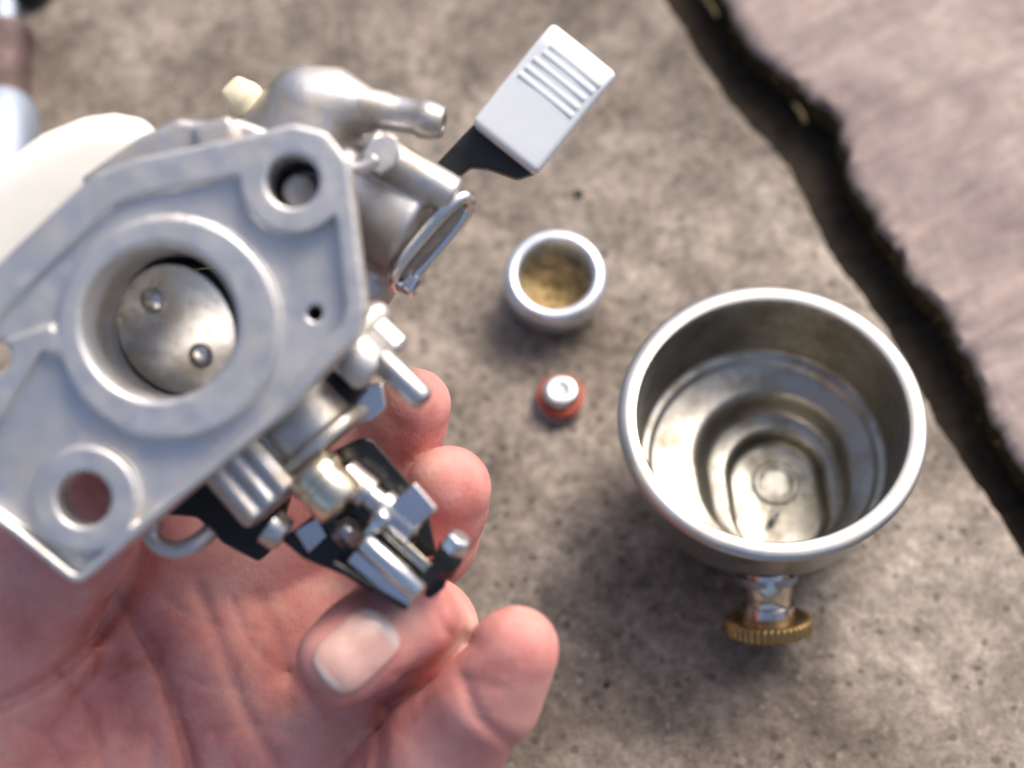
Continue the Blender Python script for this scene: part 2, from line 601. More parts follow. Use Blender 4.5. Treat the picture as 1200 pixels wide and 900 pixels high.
def slab(name, edge_px, far, mat, ztop, jit, seed, thick=26.0, roundness=1.2):
    E = spline([G(x, y, ztop) for x, y in edge_px], 24)
    out = []
    n = len(E)
    d = (E[-1] - E[0]).normalized()
    nrm = Vector((0, 0, 1)).cross(d)
    if nrm.dot(far[0] - E[0]) > 0:
        nrm = -nrm                              # points into the gap
    for i, p in enumerate(E):
        q = Vector((p.x * 0.16, p.y * 0.16, seed))
        q2 = Vector((p.x * 0.55, p.y * 0.55, seed + 5))
        out.append(p + nrm * (jit * mnoise.noise(q) + (0.22 if jit > 1 else 0.45) * jit * mnoise.noise(q2)))
    V = []; F = []
    steps = [(-2.2 * roundness, 0.0), (-0.7 * roundness, -0.15 * roundness), (0.0, -1.0 * roundness), (0.15, -3.0), (-0.3, -8.0), (-0.6, -thick)]
    m = len(steps)
    for i, p in enumerate(out):
        for k, (a, z) in enumerate(steps):
            j = jit * 0.35 * mnoise.noise(Vector((p.x * 0.4, p.y * 0.4, seed + k * 3.1 + z * 0.3))) if k > 0 else 0
            V.append(Vector((p.x, p.y, ztop + z + (0.25 * j if 0 < k < m - 1 else 0))) + nrm * (a + j))
    for i in range(n - 1):
        for k in range(m - 1):
            F.append((i * m + k, i * m + k + 1, (i + 1) * m + k + 1, (i + 1) * m + k))
    b = len(V)
    fz = [Vector((p.x, p.y, ztop)) for p in far]
    V += fz
    top = [i * m for i in range(n)]
    F.append(tuple(top) + tuple(range(b, b + len(fz)))[::-1])
    o = link_mesh(name, V, F, [mat, M_soil, M_moss], None, True, sharp=50)
    for p_ in o.data.polygons:
        zc = p_.center.z / S
        if len(p_.vertices) == 4:
            p_.material_index = 1 if zc < -5 else (2 if zc < ztop - 1.3 * roundness else 0)
    o['kind'] = 'structure'
    return o


slab('paving_slab', left_edge, [Vector((-700, 600, 0)), Vector((-700, -700, 0)), Vector((450, -700, 0))], M_slab, 0.0, 0.7, 3.0)
slab('paving_slab', right_edge, [Vector((200, 700, 0)), Vector((900, 700, 0)), Vector((900, -500, 0))], M_slab2, 1.2, 1.7, 11.0, roundness=1.7)

V, F = prism([(-900, -900), (1000, -900), (1000, 900), (-900, 900)], -26.5, -9.0)
soil = link_mesh('soil', V, F, M_soil, None, False)
soil['kind'] = 'structure'

# moss and dirt clinging to the ragged edge of the pink slab: nobody could count it
rp = spline([G(x, y, 0) for x, y in right_edge], 60)
Vm, Fm = [], []
for i in range(1300):
    t = random.random() * (len(rp) - 1)
    p = rp[int(t)].lerp(rp[min(int(t) + 1, len(rp) - 1)], t % 1)
    dens = mnoise.noise(Vector((p.x * 0.07, p.y * 0.07, 3)))
    if dens < -0.12 and random.random() < 0.8:
        continue
    off = Vector((-0.83, -0.55, 0))
    s_ = random.uniform(-0.1, 2.0)
    z = random.uniform(-7, 0.9) if s_ > 0.6 else random.uniform(-1.6, 0.6)
    q = Vector((p.x, p.y, z)) + off * s_ + Vector((random.gauss(0, 0.3), random.gauss(0, 0.3), 0))
    r = random.uniform(0.12, 0.5)
    b = len(Vm)
    for k in range(4):
        d = Vector((random.gauss(0, 1), random.gauss(0, 1), random.gauss(0, 1))).normalized()
        Vm.append(q + d * r)
    Fm += [(b, b + 1, b + 2), (b, b + 2, b + 3), (b, b + 3, b + 1), (b + 1, b + 3, b + 2)]
moss = link_mesh('moss', Vm, Fm, M_moss, None, False)
moss['kind'] = 'stuff'


def straw(px0, px1, z, label):
    a, b = G(*px0, z), G(*px1, z + 1.0)
    mid = (a + b) / 2 + Vector((0.25, -0.2, 0.3))
    o = link_mesh('straw_fragment', *tube(spline([a, mid, b], 6), [0.25] + [0.5] * 11 + [0.3], 8), M_straw)
    return tag(o, label, 'straw')


straw((930, 122), (943, 144), -1.8, 'short bit of yellow straw caught halfway along the dark slab gap')
straw((822, -6), (840, 20), -1.8, 'bit of yellow straw in the slab gap at the top edge of the photo')


def pebble(px, r, label):
    c = G(*px)
    V, F = [], []
    bm = bmesh.new()
    bmesh.ops.create_icosphere(bm, subdivisions=2, radius=1)
    sd_ = random.random() * 50
    for v in bm.verts:
        v.co *= 1 + 0.5 * mnoise.noise(v.co * 1.3 + Vector((sd_, 0, 0)))
    V = [Vector((v.co.x * r, v.co.y * r * 0.8, max(v.co.z, -0.7) * r * 0.6 + 0.35 * r)) + c for v in bm.verts]
    F = [tuple(v.index for v in f.verts) for f in bm.faces]
    bm.free()
    return tag(link_mesh('dirt_crumb', V, F, M_grit), label, 'dirt crumb')


pebble((678, 228), 1.05, 'small black crumb of dirt above the little aluminium cup')
pebble((711, 803), 0.62, 'small black crumb of dirt below and left of the brass knob')
pebble((708, 298), 0.6, 'tiny dark crumb of dirt touching the right side of the little cup')

# ------------------------------------------------------------------ float bowl
RZ = 31.0
rim_c = G(905, 488, RZ)
ps = FPX / depth_of(rim_c)
RO = 181.0 / ps
bowl = thing('float_bowl', 'large round metal float bowl with brass drain knob, open side up on the concrete', 'bowl',
             Matrix.Translation(Vector((rim_c.x, rim_c.y, 0)) * S))
k_ = RO / 25.0
NB = 128


def ring(rb, yb, rf, yf, z, x0=0.0):
    """closed contour: half circle rb about (x0,yb) at the back, half circle rf about (x0,yf) at the front"""
    out = []
    for i in range(NB):
        a = 2 * math.pi * i / NB
        if i < NB // 2:
            out.append(Vector((x0 + rb * math.cos(a), yb + rb * math.sin(a), z)))
        else:
            out.append(Vector((x0 + rf * math.cos(a), yf + rf * math.sin(a), z)))
    return out


def loft(rings, cap_first, cap_last):
    V = [v for r in rings for v in r]
    F = []
    for i in range(len(rings) - 1):
        for k in range(NB):
            k2 = (k + 1) % NB
            F.append((i * NB + k, i * NB + k2, (i + 1) * NB + k2, (i + 1) * NB + k))
    if cap_first:
        F.append(tuple(range(NB))[::-1])
    if cap_last:
        F.append(tuple(range((len(rings) - 1) * NB, len(rings) * NB)))
    return V, F


R = lambda r, z: ring(r * k_, 0, r * k_, 0, z)
X0 = 3.2
outer = [ring(8.5, 0.6, 8.5, -6.0, 0.0, X0), ring(9.6, 0.6, 9.6, -6.0, 0.5, X0), ring(10.2, 0.6, 10.2, -6.0, 1.6, X0), ring(10.5, 0.6, 10.5, -6.0, 3.6, X0),
         ring(14.6, 0.6, 13.6, -4.2, 4.8, X0), ring(15.4, 0.6, 14.4, -4.0, 6.2, X0), ring(15.7, 0.6, 14.8, -3.6, 10.0, X0),
         R(19.6, 11.6), R(21.3, 13.4), R(22.1, 17.0), R(23.2, 27.6), R(23.4, 28.4), R(24.3, 28.8), R(24.85, 29.3), R(25.05, 30.0), R(24.9, 30.6), R(24.4, 31.0), R(23.4, 31.1), R(22.6, 31.05), R(22.1, 30.85)]
inner = [R(22.1, 30.85), R(21.8, 30.4), R(21.7, 29.2), R(21.0, 16.0), R(20.8, 15.2), R(20.3, 14.8), R(19.7, 14.7), R(19.3, 14.4), R(19.0, 13.9),
         R(18.5, 13.5), ring(14.3, 0.8, 14.0, -2.6, 12.6, 1.6), ring(13.7, 0.8, 13.4, -3.0, 12.2, 1.8), ring(13.2, 0.8, 12.9, -3.4, 11.4, 2.0), ring(12.8, 0.8, 12.6, -3.8, 9.6, 2.3), ring(12.3, 0.8, 12.1, -4.2, 7.6, 2.6), ring(11.5, 0.8, 11.3, -4.8, 6.8, 2.8),
         ring(9.6, 0.6, 9.5, -5.8, 6.4, X0), ring(9.0, 0.6, 9.0, -6.0, 6.2, X0), ring(8.6, 0.6, 8.6, -6.0, 5.4, X0), ring(8.3, 0.6, 8.3, -6.0, 3.2, X0), ring(7.9, 0.6, 7.9, -6.0, 2.6, X0), ring(7.2, 0.6, 7.2, -6.0, 2.4, X0)]
V1, F1 = loft(outer, True, False)
link_mesh('bowl_shell', V1, F1, M_bowl, bowl, sharp=60)
V2, F2 = loft(inner, False, True)
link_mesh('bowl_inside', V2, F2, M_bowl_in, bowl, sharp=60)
# drain seat on the sump floor
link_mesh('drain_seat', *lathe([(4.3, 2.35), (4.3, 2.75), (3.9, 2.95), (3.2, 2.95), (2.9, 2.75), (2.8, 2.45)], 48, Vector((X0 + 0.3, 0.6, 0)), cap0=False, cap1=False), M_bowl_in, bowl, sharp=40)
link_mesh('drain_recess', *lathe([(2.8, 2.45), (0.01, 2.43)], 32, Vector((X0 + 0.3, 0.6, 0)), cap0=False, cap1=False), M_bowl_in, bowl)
link_mesh('drain_pin', *lathe([(0.9, 2.4), (0.9, 3.7), (0.6, 4.1), (0.01, 4.2)], 24, Vector((X0 - 1.0, -6.4, 0)), cap0=False, cap1=False), M_satin, bowl)
# slanted drain bolt and its knurled brass knob
knob_c = G(899, 733, 5.4) - Vector((rim_c.x, rim_c.y, 0))
dd = Vector((knob_c.x - X0 * 0.5, -0.77, -0.62)); dd.x = -0.02
dd.normalize()
s0 = knob_c - dd * 15.5
link_mesh('drain_boss', *lathe([(5.4, 6.0), (5.4, 7.2), (5.0, 7.7)], 40, s0, dd), M_cast_dark, bowl, sharp=40)
stem = link_mesh('drain_bolt', *lathe([(4.3, 6.0), (4.3, 10.2), (4.0, 10.6), (4.0, 12.0), (4.6, 12.2), (4.6, 14.6)], 48, s0, dd), M_copper, bowl, sharp=40)
kn = link_mesh('drain_knob', *lathe([(4.4, 14.2), (6.6, 14.3), (7.3, 14.55), (7.65, 14.9), (7.7, 15.1), (7.7, 16.7), (7.5, 17.0), (6.9, 17.2), (0.01, 17.3)], 240, s0, dd, cap0=False, cap1=False, knurl=(3, 6, 40, 0.42)), M_brass, bowl, sharp=70)
dz = min((v.co.z for v in kn.data.vertices)) / S
for o in (stem, kn, bowl.children[-3]):
    o.location.z -= (dz - 0.05) * S

# ------------------------------------------------------------------ small sediment cup
cup_c = G(650, 313, 11.2)
pc = FPX / depth_of(cup_c)
RC = 60.5 / pc
cup = thing('sediment_cup', 'small pale aluminium cup with brown fuel residue inside, alone on the concrete', 'cup',
            Matrix.Translation(Vector((cup_c.x, cup_c.y, 0)) * S) @ Matrix.Rotation(math.radians(7.0), 4, 'X') @ Matrix.Diagonal((1, 1, 0.88, 1)))
u_ = RC / 9.6
link_mesh('cup_wall', *lathe([(6.2 * u_, 0.1), (7.4 * u_, 0.2), (8.3 * u_, 1.2), (9.0 * u_, 4.0), (9.5 * u_, 8.0), (9.62 * u_, 10.4), (9.5 * u_, 11.2), (9.1 * u_, 12.0), (8.5 * u_, 12.45), (7.8 * u_, 12.5), (7.2 * u_, 12.2),
                              (7.0 * u_, 11.6), (6.95 * u_, 6.0), (6.8 * u_, 3.4), (6.0 * u_, 1.4), (0.01, 1.2)], 96, cap1=False), M_cup, cup, sharp=60)
Vs, Fs = [], []
NRr, NTt = 16, 48
for i in range(NRr + 1):
    r = 7.2 * u_ * i / NRr
    for k in range(NTt):
        a = 2 * math.pi * k / NTt
        x, y = r * math.cos(a), r * math.sin(a)
        z = 4.2 + 2.0 * mnoise.noise(Vector((x * 0.45, y * 0.45, 2.0))) + 0.4 * mnoise.noise(Vector((x * 1.4, y * 1.4, 8.0))) + 1.3 * (i / NRr) ** 4 - 0.9 * math.exp(-((x - 0.5) ** 2 + (y - 0.8) ** 2) / 1.6)
        Vs.append(Vector((x, y, z)))
for i in range(NRr):
    for k in range(NTt):
        k2 = (k + 1) % NTt
        Fs.append((i * NTt + k, i * NTt + k2, (i + 1) * NTt + k2, (i + 1) * NTt + k))
link_mesh('residue', Vs, Fs, M_sed, cup)

# ------------------------------------------------------------------ plug with a red ring
pl_c = G(657, 468, 1.2)
plug = thing('valve_plug', 'tiny steel plug with a red rubber ring standing below the little cup', 'plug',
             Matrix.Translation(Vector((pl_c.x, pl_c.y, 0)) * S))
link_mesh('plug_base', *lathe([(4.4, 0.02), (5.0, 0.3), (5.0, 1.0), (4.6, 1.3), (3.4, 1.35)], 48), M_cast_dark, plug, sharp=40)
link_mesh('rubber_ring', *tube([Vector((3.9 * math.cos(a), 3.9 * math.sin(a), 2.3)) for a in np.linspace(0, 2 * math.pi, 49)[:-1]], 0.85, 14, True), M_red, plug)
link_mesh('plug_cap', *lathe([(3.3, 1.0), (3.3, 4.6), (3.1, 5.0), (2.7, 5.2), (1.5, 5.2), (1.2, 5.05), (0.9, 5.0), (0.01, 5.0)], 48, cap1=False), M_satin, plug, sharp=50)

# ------------------------------------------------------------------ fitting and cap at the top left corner
f0, f1 = G(-2, 215, 6.5), G(4, 2, 6.5)
fx = thing('pipe_fitting', 'rusty brown sleeved fitting with pale blue ends at the left edge near the top corner', 'fitting', Matrix.Translation(f0 * S))
ax = (f1 - f0); Lf = ax.length; axn = ax.normalized()
O0 = Vector((0, 0, 0))
link_mesh('end_cap', *lathe([(7.6, -6), (8.0, -5.2), (8.0, 0.34 * Lf), (7.2, 0.40 * Lf)], 40, O0, axn), M_pale, fx, sharp=40)
link_mesh('sleeve', *lathe([(6.2, 0.385 * Lf), (6.9, 0.39 * Lf), (6.9, 0.44 * Lf), (6.2, 0.46 * Lf), (6.2, 0.74 * Lf), (6.8, 0.76 * Lf), (6.8, 0.80 * Lf), (6.0, 0.81 * Lf)], 40, O0, axn), M_rust, fx, sharp=40)
link_mesh('hex_end', *lathe([(3.3, 0.80 * Lf), (3.3, 0.985 * Lf), (2.8, 1.0 * Lf)], 6, O0, axn), M_pale, fx, False, bevel=0.3)
cap_c = G(42, -6, 0)
bc = thing('rubber_cap', 'black rubber cap cut off by the top edge in the left corner', 'cap', Matrix.Translation(cap_c * S))
link_mesh('cap_body', *lathe([(3.9, 0.02), (4.1, 0.3), (4.1, 5.0), (3.8, 5.6), (3.0, 5.9)], 32), M_rubber, bc, sharp=40)
link_mesh('cap_lip', *lathe([(3.9, 0.8), (4.5, 1.0), (4.5, 1.8), (3.9, 2.0)], 32, cap0=False, cap1=False), M_rubber, bc, sharp=40)

# ------------------------------------------------------------------ carburettor (held in the hand; its axes follow the flange face)
D0 = 215.0
ORG = K(203, 385, D0)
carb = thing('carburetor', 'grey cast aluminium carburetor with big round bore held up in the hand', 'carburetor',
             Matrix.Translation(to_world(ORG) * S) @ RCAM.to_4x4())


def L(px, py, d):
    return K(px, py, d) - ORG


def P2(pts, d):
    return [tuple(L(x, y, d)[:2]) for x, y in pts]


EDGE = (L(415, 395, D0) - L(85, 680, D0)).normalized()          # along the lower right edge of the flange
NRM = Vector((EDGE.y, -EDGE.x, 0))                               # outward, to the lower right
ZZ = Vector((0, 0, 1))

fl_out = P2([(-85, 420), (-60, 372), (15, 297), (112, 206), (160, 189), (300, 160), (342, 150), (380, 158), (404, 190), (425, 362), (416, 392), (330, 482), (200, 588), (92, 681), (80, 676), (20, 627), (-10, 606), (-70, 560)], D0)
px2 = D0 / FPX
b1, b2, b3 = L(343, 212, D0), L(98, 585, D0), L(-8, 418, D0)
rc = L(197, 384, D0)
bo = L(186, 378, D0)
pocket_fill = P2([(340, 268), (384, 258), (400, 180), (345, 155)], D0)
left_fill = P2([(-90, 470), (-60, 425), (0, 400), (60, 380), (80, 420), (48, 412), (0, 490), (-40, 540)], D0)


def inset(poly, d):
    ar = sum(poly[i - 1][0] * poly[i][1] - poly[i][0] * poly[i - 1][1] for i in range(len(poly)))
    sg = 1 if ar > 0 else -1
    out = []
    for i in range(len(poly)):
        p, q, r_ = (Vector(poly[(i + k) % len(poly)]) for k in (-1, 0, 1))
        e1, e2 = (q - p).normalized(), (r_ - q).normalized()
        n1, n2 = Vector((-e1.y, e1.x)) * sg, Vector((-e2.y, e2.x)) * sg
        m_ = (n1 + n2)
        m_ = m_ / max(m_.dot(n1), 0.4)
        out.append(tuple(q + m_ * d))
    return out


fl_in = inset(fl_out, 1.3)


def flange_fn(X, Y, Z):
    out2 = poly_sd(X, Y, fl_in) - 1.7
    out2 = smin(out2, np.sqrt((X - b1.x) ** 2 + (Y - b1.y) ** 2) - 6.6, 1.0)
    r_ring = np.sqrt((X - rc.x) ** 2 + (Y - rc.y) ** 2)
    raised = np.abs(r_ring - 11.3) - 2.75
    tt = (X - rc.x) * -0.55 + (Y - rc.y) * 0.83
    wid = 1.1 + 3.6 * np.clip((tt - 4) / 6, 0, 1) + 1.3 * np.clip((X - rc.x - 15) / 4, 0, 1)
    raised = smin(raised, np.abs(out2 + 1.0) - wid + 1.0 - 1.0 * 0, 0.5)
    raised = np.minimum(raised, np.maximum(-out2 - wid, out2))
    for b, r in ((b1, 6.7), (b2, 6.7)):
        raised = smin(raised, np.sqrt((X - b.x) ** 2 + (Y - b.y) ** 2) - r, 0.8)
    raised = np.minimum(raised, poly_sd(X, Y, pocket_fill))
    raised = smin(raised, poly_sd(X, Y, left_fill), 0.6)
    top = smax(np.maximum(raised, out2), Z - 0.0, 0.28)
    floor = -2.6 + 1.5 * np.clip((Y - rc.y - (X - rc.x)) / 18.0, 0, 1)
    base = smax(out2, Z - floor, 0.3)
    f = smin(top, base, 0.25)
    f = smax(f, -7.0 - Z, 0.5)
    # upper outer edge drops as a chamfer
    for b, r in ((b1, 3.3), (b2, 3.45), (b3, 2.2)):
        f = smax(f, r - np.sqrt((X - b.x) ** 2 + (Y - b.y) ** 2), 0.5)
    sm = L(366, 366, D0)
    f = smax(f, 1.0 - np.sqrt((X - sm.x) ** 2 + (Y - sm.y) ** 2), 0.2)
    rb_ = np.sqrt((X - bo.x) ** 2 + (Y - bo.y) ** 2)
    f = smax(f, (9.45 + 0.7 * np.clip((Z + 1.1) / 1.1, 0, 1)) - rb_, 0.25)
    # nick where the casting web meets the ring
    return f


field_mesh('mounting_flange', flange_fn, (-34, -34, -8), (26, 27, 1.2), 0.26, M_cast, carb)

# casting behind the flange
sm0 = L(366, 366, D0)
hs0, hs1 = L(385, 212, 246), L(494, 274, 243)


def body_fn(X, Y, Z):
    rb_ = np.sqrt((X - bo.x) ** 2 + (Y - bo.y) ** 2)
    f = smax(rb_ - 13.0, np.abs(Z + 25) - 19.5, 1.0)
    skirt = poly_sd(X, Y, P2([(108, 214), (170, 170), (216, 147), (235, 150), (285, 148), (330, 165), (350, 280), (140, 280)], 226)) - 0.4
    f = smin(f, smax(skirt, np.abs(Z + 12.5) - 6.3, 1.2), 1.5)
    # raised web on the top skirt
    f = smin(f, box_sd(X, Y, Z, L(262, 168, 226), basis((0, 0, 1), (0.9, 0.35, 0)), 2.6, 2.0, 6.8, 0.7), 0.6)
    # fuel inlet dome
    f = smin(f, cone_sd(X, Y, Z, L(366, 134, 243), L(330, 215, 243), 7.4, 8.0), 1.2)
    f = smin(f, cone_sd(X, Y, Z, L(350, 150, 247), L(240, 260, 247), 7.0, 8.0), 2.0)
    f = smin(f, cone_sd(X, Y, Z, L(395, 118, 241), L(432, 130, 240), 4.4, 3.1), 2.0)
    # choke housing
    f = smin(f, cyl_sd(X, Y, Z, hs0, hs1, 7.6, 1.2), 1.5)
    f = smin(f, cone_sd(X, Y, Z, L(360, 300, 247), L(425, 330, 247), 6.5, 5.0), 2.0)
    f = smin(f, cyl_sd(X, Y, Z, L(430, 170, 237), L(532, 232, 238), 2.9, 0.8), 0.8)
    # lug beside the right corner
    f = smin(f, cone_sd(X, Y, Z, L(400, 400, 232), L(440, 372, 234), 3.0, 2.4), 1.2)
    # jet tower below the lower right edge
    c1 = L(298, 560, 231)
    B = Matrix((EDGE, NRM, ZZ)).transposed()
    f = smin(f, box_sd(X, Y, Z, c1 - NRM * 3, B, 4.6, 8.0, 6.0, 1.2), 0.8)
    for q in (-2.6, 0.2, 2.8):
        f = smin(f, box_sd(X, Y, Z, c1 + EDGE * q + ZZ * 6.0 - NRM * 2, B, 0.75, 6.6, 0.7, 0.4), 0.5)
    f = smin(f, cyl_sd(X, Y, Z, L(300, 430, 231), L(384, 519, 231), 6.2, 0.9), 0.9)
    f = smin(f, cyl_sd(X, Y, Z, L(376, 509, 231), L(387, 522, 231), 6.9, 0.6), 0.5)
    f = smin(f, box_sd(X, Y, Z, L(235, 500, 236), B, 14.0, 6.0, 7.0, 2.0), 1.5)
    f = smin(f, smax(poly_sd(X, Y, P2([(300, 190), (390, 180), (404, 300), (400, 390), (330, 400)], 228)), np.abs(Z + 11.6) - 6.0, 0.5), 0.8)
    f = smax(f, -np.maximum(np.sqrt((X - sm0.x) ** 2 + (Y - sm0.y) ** 2) - 1.0, -15.5 - Z), 0.2)
    f = smax(f, -np.maximum(np.sqrt((X - b1.x) ** 2 + (Y - b1.y) ** 2) - 3.25, -14.5 - Z), 0.2)
    f = smin(f, cyl_sd(X, Y, Z, L(353, 228, 236), L(351, 225, 221.5), 2.35, 0.5), 0.2)
    # bores
    f = smax(f, 9.45 - rb_, 0.3)
    return f


field_mesh('cast_body', body_fn, (-16, -30, -45), (44, 38, -5.0), 0.36, M_cast2, carb)

# throttle disc on its shaft
dc = L(207, 386, 231)
tilt = Matrix.Rotation(math.radians(24), 3, NRM)
nz = tilt @ ZZ
disc = link_mesh('throttle_disc', *lathe([(0.01, 0.35), (8.85, 0.35), (9.0, 0.2), (9.0, -0.3), (8.8, -0.45), (0.01, -0.45)], 72, dc, nz, cap0=False, cap1=False), M_disc, carb, sharp=40)
link_mesh('throttle_shaft', *rod(dc - NRM * 9.2 - nz * 1.6, dc + NRM * 26 - nz * 1.6, [(0, 1.9), (1, 1.9)], 24), M_satin, carb)
for q in (-5.0, 4.9):
    c_ = dc + NRM * q + nz * 0.3 + EDGE * (0.4)
    link_mesh('disc_screw', *lathe([(1.75, 0.0), (1.75, 0.5), (1.3, 0.95), (0.6, 1.15), (0.01, 1.2)], 24, c_, nz, cap1=False), M_disc, carb, sharp=50)
link_mesh('choke_plate', *lathe([(0.01, 0.4), (9.3, 0.4), (9.3, -0.4), (0.01, -0.4)], 64, bo - ZZ * 37, (0.05, 0.05, 1), cap0=False, cap1=False), M_cast_dark, carb, sharp=40)
# fuel inlet pipe with a bead and open mouth
i0, i1 = L(408, 122, 240), L(520, 144, 238)
link_mesh('fuel_inlet_pipe', *rod(i0, i1, [(0, 2.9), (0.4, 2.75), (0.44, 2.55), (0.74, 2.45), (0.76, 2.75), (0.86, 2.7), (0.98, 2.3), (1.0, 2.1), (1.0, 1.3), (0.7, 1.2)], 36, cap1=False), M_cast2, carb, sharp=50)
# collar clip under the inlet pipe
arc = [L(414, 176, 230) + Vector((math.cos(a) * 3.2, math.sin(a) * 2.6, 0.4)) for a in np.linspace(math.radians(185), math.radians(340), 18)]
link_mesh('retainer_clip', *tube(arc, 0.95, 12), M_cast, carb)
link_mesh('clip_tab', *join(prism(P2([(424, 196), (428, 178), (440, 163), (455, 157), (466, 162), (470, 180), (462, 196), (446, 206)], 233), -0.6, 0.6, Vector((0, 0, -18.0 + 0.6)), None)), M_cast, carb, True, bevel=0.35)

# choke cover plate: a long plated oval seen nearly on edge, with rolled rim
pe0, pe1 = L(540, 228, 238), L(457, 326, 240)
pu = (pe1 - pe0); plen = pu.length; pu.normalize()
pn = Vector((0.70, -0.52, 0.0))
pn = (pn - pu * pn.dot(pu)).normalized()
pn = (pn + ZZ * 0.52).normalized()
pv = pn.cross(pu).normalized()
pc_ = (pe0 + pe1) / 2 - ZZ * 1.0 + pn * 0.6
NO = 64


def oval(a_, b_, h_):
    out = []
    for t in np.linspace(0, 2 * math.pi, NO + 1)[:-1]:
        c_, s_ = math.cos(t), math.sin(t)
        out.append(pc_ + pu * (math.copysign(abs(c_) ** 0.75, c_) * a_) + pv * (math.copysign(abs(s_) ** 0.9, s_) * b_) + pn * h_)
    return out


oa, ob_ = plen / 2 + 0.4, 2.7
cover = link_mesh('choke_cover', *tube(oval(oa, ob_, 0.5), 0.95, 14, True), M_chrome, carb)
rings_ = [oval(oa - 0.2, ob_ - 0.2, -0.9), oval(oa, ob_, -0.6), oval(oa - 0.1, ob_ - 0.1, 0.1), oval(oa - 1.0, ob_ - 1.2, 0.15), oval(oa - 1.3, ob_ - 1.4, 1.1), oval(oa - 1.8, ob_ - 1.9, 1.3)]
Vp = [v for r in rings_ for v in r]
Fp = [(i * NO + k, i * NO + (k + 1) % NO, (i + 1) * NO + (k + 1) % NO, (i + 1) * NO + k) for i in range(len(rings_) - 1) for k in range(NO)]
Fp += [tuple(range(NO))[::-1], tuple(range((len(rings_) - 1) * NO, len(rings_) * NO))]
link_mesh('cover_plate', Vp, Fp, M_cast_dark, cover, sharp=50)
link_mesh('cover_screw', *rod(L(486, 321, 241), L(474, 345, 241), [(0, 0.9), (0.1, 1.4), (0.75, 1.5), (0.95, 1.1), (1, 0.7)], 20), M_chrome, carb, sharp=50)

# choke arm and its ridged grip
link_mesh('choke_arm', *prism(P2([(510, 195), (556, 146), (610, 176), (628, 204), (606, 211), (572, 199), (552, 197), (530, 214)], 247), -1.4, 1.4, Vector((0, 0, -32))), M_blackm, carb, True, bevel=0.4)
GD = 243.0
gpts = [(655, 33), (726, 90), (622, 207), (549, 135)]
g = [L(x, y, GD) for x, y in gpts]
gx = (g[1] - g[0]); gx.z = 0; gx.normalize()                  # across the grip
gc = (g[0] + g[1] + g[2] + g[3]) / 4
gy = Vector((-gx.y, gx.x, 0))                                  # towards its tip
hw = ((g[1] - g[0]).length + (g[2] - g[3]).length) / 4
hl = ((g[0] - g[3]).length + (g[1] - g[2]).length) / 4
GB = Matrix((gx, gy, ZZ)).transposed()


def grip_fn(X, Y, Z):
    dx, dy = X - gc.x, Y - gc.y
    u = dx * gx.x + dy * gx.y
    v = dx * gy.x + dy * gy.y
    z = Z - gc.z
    topz = 2.3 - 1.1 * np.clip((v - hl * 0.55) / (hl * 0.45), 0, 1) ** 2 - 0.006 * u * u
    wid = np.abs(u) - hw + 0.9
    lon = np.abs(v) - hl + 0.9
    d2 = np.sqrt(np.maximum(wid, 0) ** 2 + np.maximum(lon, 0) ** 2) + np.minimum(np.maximum(wid, lon), 0) - 0.9
    f = smax(d2, z - topz, 0.9)
    return smax(f, -2.6 - z, 0.6)


grip = field_mesh('choke_grip', grip_fn, (gc.x - 14, gc.y - 14, gc.z - 4), (gc.x + 14, gc.y + 14, gc.z + 4), 0.22, M_grip, carb)
rl = [((608, 89), (668, 143)), ((616, 81), (675, 134)), ((624, 72), (683, 123)), ((636, 64), (692, 115)), ((644, 56), (700, 108))]
for i, (a, b) in enumerate(rl):
    a_, b_ = L(*a, GD), L(*b, GD)
    c_ = (a_ + b_) / 2 + gy * 0.28
    v_ = (c_ - gc).dot(gy)
    tz = 2.3 - 1.1 * max((v_ - hl * 0.55) / (hl * 0.45), 0) ** 2
    c_.z = gc.z + tz - 0.33
    link_mesh('ridge', *box(c_, GB, (b_ - a_).length / 2, 0.40, 0.42), M_grip, grip, True, bevel=0.18, seg=2)

# screws at the right corner
link_mesh('idle_screw', *join(rod(L(408, 408, 227), L(440, 440, 227), [(0, 3.0), (0.12, 3.4), (0.8, 3.4), (0.92, 3.0), (1, 2.4)], 28)), M_cast, carb, sharp=50)
link_mesh('idle_nut', *rod(L(436, 382, 230), L(468, 412, 230), [(0, 2.0), (0.1, 2.4), (0.85, 2.4), (1, 1.8)], 6), M_cast, carb, False, bevel=0.4)
link_mesh('adjuster_pin', *rod(L(446, 420, 226), L(497, 470, 224), [(0, 1.7), (0.05, 1.85), (0.93, 1.8), (1, 1.4)], 28), M_satin, carb, sharp=50)
link_mesh('stop_tab', *prism(P2([(398, 480), (430, 448), (448, 450), (452, 478), (436, 492), (412, 500)], 232), -0.5, 0.5, Vector((0, 0, -18))), M_chrome, carb, True, bevel=0.3)
link_mesh('gasket_washer', *rod(L(372, 440, 232), L(412, 476, 232), [(0, 3.2), (1, 3.2)], 28), M_rubber, carb, sharp=50)

